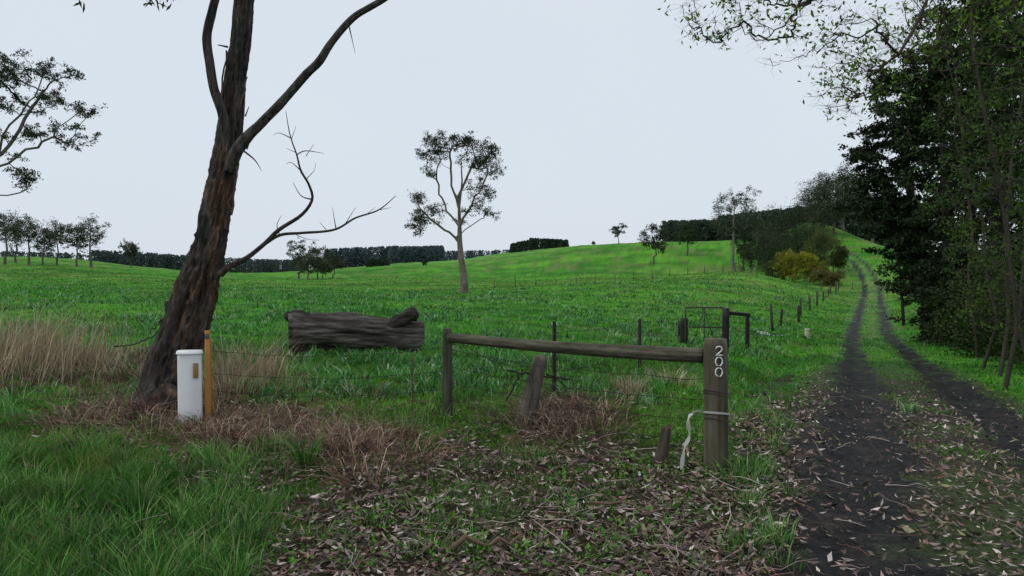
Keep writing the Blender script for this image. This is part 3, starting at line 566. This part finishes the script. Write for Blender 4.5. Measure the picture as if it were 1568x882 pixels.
# ---------------------------------------------------------------- posts etc.
def post(name,pxb,pyt,d,r0,r1=None,pxt=None,col=(.10,.09,.07),seg=20,m=None,cap=True):
    r1=r1 or r0*.93;pxt=pxb if pxt is None else pxt
    b=P(pxb,500,d);b[2]=h1(b[0],d)-.15;t_=P(pxt,pyt,d);k=24;T_=np.linspace(0,1,k)
    pp=b+(t_-b)*T_[:,None];B=MB();sd=int(rng.integers(99))
    f=lambda i,a:1+.10*(vn3(np.cos(a)*3,np.sin(a)*3,i*.12,sd)-.5)+.08*(vn3(np.cos(a)*8,np.sin(a)*8,i*.4,sd)-.5)
    rr=r0+(r1-r0)*T_;rr[-1]*=.93
    a=np.arange(seg)/seg*2*np.pi;I,Aa=np.meshgrid(np.arange(k),a,indexing='ij')
    cv=np.array(col)[None]*(.45+.9*vn3(np.cos(Aa)*4,np.sin(Aa)*4,I*.1,sd+4).ravel())[:,None]
    B.tubes(pp,rr,seg,cv,0,cap,f);return B,name,m or M_wood
def fin(t,sm=True): return t[0].build(t[1],[t[2]],sm)
t=post('house_number_post',1099,519,5.9,.098,.093,1096,(.105,.095,.065),32)
B=t[0];zt=P(0,519,5.9)[2];fy_=5.9-.108;xc=P(1096,0,5.9)[0]
def stroke(pts,w=.0055,c=(.75,.75,.72)): B.tubes(np.array([(xc+a,fy_+.25*((a)**2)/.1,b) for a,b in pts]),np.full(len(pts),w),6,c,1,True)
for i_,ch in enumerate('200'):
    zc_=zt-.085-i_*.084
    if ch=='0': stroke([(.027*math.cos(q),zc_+.035*math.sin(q)) for q in np.linspace(0,2*np.pi,21)])
    else: stroke([(-.024,zc_+.016),(-.018,zc_+.03),(0,zc_+.035),(.018,zc_+.029),(.024,zc_+.014),(.014,zc_-.004),(-.006,zc_-.02),(-.026,zc_-.034),(0,zc_-.034),(.027,zc_-.034)])
for q in (.62,.60,.40):
    a=np.linspace(0,2*np.pi,33);B.tubes(np.stack([P(1097,0,5.9)[0]+.1*np.cos(a),5.9+.1*np.sin(a),q+.01*np.sin(a*2)],1),np.full(33,.003),5,(.03,.028,.026),1)
B.build('house_number_post',[M_wood,M_paint],True)
B=MB();a=np.linspace(-np.pi*1.02,np.pi*.35,30);xc2=P(1098,0,5.9)[0];z0=P(0,636,5.9)[2];Zv=np.array([[0,0,1.]])
pp=np.stack([xc2+.107*np.cos(a),5.9+.107*np.sin(a),z0-.035*np.sin(a*.8)],1);B.ribbons(pp[None],np.full((1,30),.017),Zv,(.42,.42,.39))
e_=pp[0];pp=spl([e_,P(1070,630,5.82),P(1062,633,5.79),P(1057,640,5.78)],14);B.ribbons(pp[None],np.full((1,14),.017),Zv,(.42,.42,.39))
pp=spl([P(1060,634,5.78),P(1055,645,5.75),P(1057,668,5.76),P(1049,690,5.75),P(1045,722,5.75)],30);B.ribbons(pp[None],(.024*(1+.5*np.sin(np.arange(30)*.8)))[None],np.array([[.9,-.4,.1]]),(.40,.40,.37))
B.build('white_tape',[M_paint])
fin(post('fence_post',685,503,7.9,.053,.05,col=(.07,.066,.048)))
B=MB();a_=P(688,517,7.88);b_=P(1080,545,6.0);k=60;T_=np.linspace(0,1,k);pp=a_+(b_-a_)*T_[:,None];pp[:,2]-=.02*np.sin(T_*np.pi)
aa=np.arange(24)/24*2*np.pi;I,Aa=np.meshgrid(np.arange(k),aa,indexing='ij')
B.tubes(pp,.050+.012*T_,24,c3(.085,.08,.056)*(.5+.9*vn3(np.cos(Aa)*4,np.sin(Aa)*4,I*.07,55).ravel())[:,None],0,True,lambda i,a:1+.12*(vn3(np.cos(a)*3,np.sin(a)*3,i*.08,3)-.5));B.build('fence_rail',[mat('rail_wood',.85,0,(14,.6),(40,.015),.15,(.2,.2,1))],True)
fin(post('broken_fence_post',797,546,7.5,.105,.07,829,(.11,.095,.078),24))
fin(post('broken_stump',1008,655,6.0,.07,.04,1022,(.09,.07,.055),16))
fin(post('fence_post',849,492,9.2,.026,.024,col=(.035,.03,.025)));fin(post('fence_post',980,488,12.5,.03,col=(.04,.036,.03)))
fin(post('fence_post',257,461,10.2,.045,col=(.04,.036,.03)))
fin(post('steel_picket',631,545,7.9,.007,col=(.12,.06,.04),m=M_metal,seg=6))
fin(post('fence_post',722,520,16,.02,col=(.04,.036,.03)))
B=MB()
def wire(a,b,r_=.0025,sag=.03,wob=.006,k=24,c=(.035,.028,.024)):
    T_=np.linspace(0,1,k);pp=a+(b-a)*T_[:,None];pp[:,2]-=sag*np.sin(T_*np.pi);pp+=rng.normal(size=pp.shape)*wob;B.tubes(pp,np.full(k,r_),4,c)
for zz in (.2,.38,.55,.72): wire(np.array([P(685,0,7.9)[0],7.9,zz]),np.array([P(1098,0,5.9)[0],5.9,zz-.02]),.003,.05)
for zz in (.3,.5,.75): wire(np.array([P(685,0,7.9)[0],7.9,zz]),np.array([P(320,0,8.4)[0],8.4,zz-.1]),.003,.08)
for zz in (.3,.55,.8): wire(np.array([P(849,0,9.2)[0],9.2,zz]),np.array([P(980,0,12.5)[0],12.5,zz-.1]),.004,.05);wire(np.array([P(980,0,12.5)[0],12.5,zz-.1]),np.array([P(1046,0,20)[0],20,zz-.55]),.005,.05);wire(np.array([P(849,0,9.2)[0],9.2,zz]),P(829,540+(.8-zz)*140,7.5),.003,.02)
wire(P(700,520,7.9),P(835,560,7.5),.004,.12);wire(P(776,568,7.4),P(872,582,7.6),.010,.0);wire(P(800,566,7.4),P(775,615,7.4),.008,0);wire(P(835,572,7.45),P(870,600,7.5),.006,-.05,.01)
wire(P(255,488,10.1),P(235,505,10),.009,-.05,.01);wire(P(252,500,10.1),P(175,530,9.9),.009,.08,.01);wire(P(257,505,10.1),P(236,525,10),.009,.03,.01)
for i_ in range(40):
    q=P(rng.uniform(740,930),rng.uniform(580,660),7.4+rng.uniform(-.3,.5));wire(q,q+rng.normal(size=3)*np.array([.25,.15,.2]),.003,rng.uniform(-.1,.1),.012,10,(.08,.055,.042))
B.build('fence_wire',[M_metal])
B=MB();gd=20
def st(a,b,r_,c=(.022,.02,.019),s=10):
    T_=np.linspace(0,1,6)[:,None];B.tubes(a+(b-a)*T_,np.full(6,r_),s,c,0,True)
def G(px_,py_,d=gd): return P(px_,py_,d)
for (a,t_,rr,d) in [(1048,487,.10,20),(1042,492,.06,20.3),(1112,472,.085,19.5),(1145,480,.06,21)]:
    q=P(a,0,d);zg=h1(q[0],d)-.1;st(np.array([q[0],d,zg]),P(a,t_,d),rr)
st(G(1112,479,19.5),G(1147,482,21),.055)
gz=(.06,.056,.05)
for (a,b,c_,e_) in [(1050,471,1107,471),(1050,471,1050,528),(1107,471,1107,532),(1050,530,1107,532),(1079,471,1079,530),(1050,500,1107,502)]: st(G(a,b,19.8),G(c_,e_,19.8),.020 if a!=1079 else .012,gz)
st(G(1079,474,19.8),G(1097,530,19.8),.012,gz);st(G(1079,474,19.8),G(1060,530,19.8),.012,gz)
B.build('farm_gate',[M_metal],True)
def fenceline(name,side,ys,hh,r_,c):
    B=MB();tops=[]
    for yy in ys:
        X=road_c(yy)+side+rng.normal()*.12;zg=h1(X,yy);ln_=rng.normal(size=2)*.06
        p0=np.array([X,yy,zg-.1]);p1=np.array([X+ln_[0],yy+ln_[1],zg+hh*rng.uniform(.82,1.1)]);B.tubes(np.array([p0,p0*.6+p1*.4,p0*.3+p1*.7,p1]),np.full(4,r_*rng.uniform(.7,1.2)),8,np.array(c)*rng.uniform(.7,1.5),0,True);tops.append(p1)
    for i in range(len(tops)-1):
        for q in (.1,.4,.7): B.tubes(np.array([tops[i]-[0,0,q],tops[i+1]-[0,0,q]]),np.array([.003,.003])*1.5,3,(.1,.1,.1),0)
    B.build(name,[M_wood])
fenceline('post_and_wire_fence',-4.5,[33,38,44,49,54,60,67,74,82,90,98,106,114],1.1,.075,(.06,.05,.042))
fenceline('post_and_wire_fence',4.4,[55,60,66,72,78,84,90,96,103,110,118],1.15,.07,(.09,.08,.065))
B=MB()
for a in np.linspace(0,1,22):
    X=-2+50*a;Y=84+16*a+rng.normal()*.3;zg=h1(X,Y);B.tubes(np.array([[X,Y,zg-.1],[X,Y,zg+rng.uniform(.9,1.2)]]),np.array([.05,.045]),6,(.08,.07,.06),0,True)
B.build('paddock_fence',[M_wood])
B=MB();q=P(289,0,7.5);zg=h1(q[0],7.5);zt=P(0,541,7.5)[2]
B.box((q[0],7.5,(zg-.1+zt)/2),(.225,.10,zt-zg+.1),.12,(.70,.71,.72),0,.5)
B.box((q[0],7.5,zt+.012),(.25,.125,.034),.12,(.76,.77,.78),0,.5)
B.box((q[0]+.085,7.445,zt-.17),(.05,.012,.15),.12,(.22,.10,.02),0,.2)
B.box((q[0]-.02,7.455,zg+.1),(.20,.015,.03),.12,(.45,.43,.38),0,.2)
B.build('cable_marker_post',[M_paint])
B=MB();q=P(317,0,7.7);zg=h1(q[0],7.7);zt=P(0,506,7.7)[2]
B.box((q[0],7.7,(zg-.1+zt)/2),(.055,.025,zt-zg+.1),.3,(.40,.18,.02),0,.3);B.box((q[0]+.0,7.684,zt-.06),(.045,.012,.05),.3,(.05,.05,.05),0,.2)
B.box((q[0]+.03,7.72,(zg+zt)/2-.05),(.012,.03,zt-zg-.1),.3,(.30,.13,.02),0,.3)
B.build('yellow_marker_stake',[M_paint])
B=MB();q=gp(1237,519);zg=q[2];B.box((q[0],q[1],zg+.17),(.20,.12,.44),0,(.55,.5,.4),0,.4);B.box((q[0],q[1],zg+.41),(.24,.15,.04),0,(.6,.55,.45),0,.4);B.build('cable_marker_post',[M_paint])
Mw=mat('puddle_water',.04,0,(3,.05),(12,.002),.9)
for A0,A1,w_ in puds:
    B=MB();k=40
    T_=np.linspace(0,1,k);X=A0[0]+(A1[0]-A0[0])*T_;Y=A0[1]+(A1[1]-A0[1])*T_
    wv=w_*np.sin(np.pi*T_)**.5*(.4+1.0*fbm(T_*8,T_*0,5));dr=(A1-A0)[:2];dr=dr/np.linalg.norm(dr);nn=np.array([-dr[1],dr[0]])
    us=np.linspace(-1,1,9);g2=np.array([np.stack([X+nn[0]*wv*u,Y+nn[1]*wv*u],1) for u in us]);zz=np.array([H(g2[i,:,0],g2[i,:,1]) for i in range(9)]).mean(0)+.015
    zz=np.convolve(np.pad(zz,5,'edge'),np.ones(11)/11,'valid')+.01
    v=np.concatenate([g2,np.broadcast_to(zz,(9,k))[...,None]],-1);ii=np.arange(9*k).reshape(9,k)
    B.add(v,np.stack([ii[:-1,:-1],ii[1:,:-1],ii[1:,1:],ii[:-1,1:]],-1),None,(.03,.035,.035));B.build('puddle',[Mw],True)
# ---------------------------------------------------------------- world, sun, camera
sc=bpy.context.scene;w=bpy.data.worlds.new('World');sc.world=w;w.use_nodes=True;nt=w.node_tree;bg=nt.nodes['Background']
el,rot=math.radians(52),math.radians(250)
sk=nt.nodes.new('ShaderNodeTexSky');sk.sky_type='NISHITA';sk.sun_disc=False;sk.sun_elevation=el;sk.sun_rotation=rot;sk.air_density=1;sk.dust_density=4
mx=nt.nodes.new('ShaderNodeMix');mx.data_type='RGBA';mx.inputs[0].default_value=.92
nt.links.new(sk.outputs[0],mx.inputs[6])
# soft overcast structure
tc=nt.nodes.new('ShaderNodeTexCoord');nz=nt.nodes.new('ShaderNodeTexNoise');nz.inputs['Scale'].default_value=1.6;nz.inputs['Detail'].default_value=3
cr=nt.nodes.new('ShaderNodeMix');cr.data_type='RGBA';cr.inputs[6].default_value=(6.9,7.7,8.6,1);cr.inputs[7].default_value=(7.7,8.35,9.0,1)
nt.links.new(tc.outputs['Generated'],nz.inputs['Vector']);nt.links.new(nz.outputs['Fac'],cr.inputs[0]);nt.links.new(cr.outputs[2],mx.inputs[7])
nt.links.new(mx.outputs[2],bg.inputs[0]);bg.inputs[1].default_value=.1
sl=bpy.data.lights.new('sun','SUN');sl.energy=.9;sl.angle=math.radians(14);sl.color=(1,.97,.92);so=bpy.data.objects.new('sun',sl);sc.collection.objects.link(so)
dv=Vector((math.sin(rot)*math.cos(el),math.cos(rot)*math.cos(el),math.sin(el)));so.rotation_euler=dv.to_track_quat('Z','Y').to_euler();so.location=(0,0,30)
cd=bpy.data.cameras.new('camera');cd.sensor_width=36;cd.lens=26;cd.clip_end=8000;cd.clip_start=.05
co=bpy.data.objects.new('camera',cd);sc.collection.objects.link(co);co.location=(0,0,CH);co.rotation_euler=(math.radians(90-1.57),0,0);sc.camera=co
sc.view_settings.view_transform='Standard';sc.view_settings.look='None';sc.view_settings.exposure=0
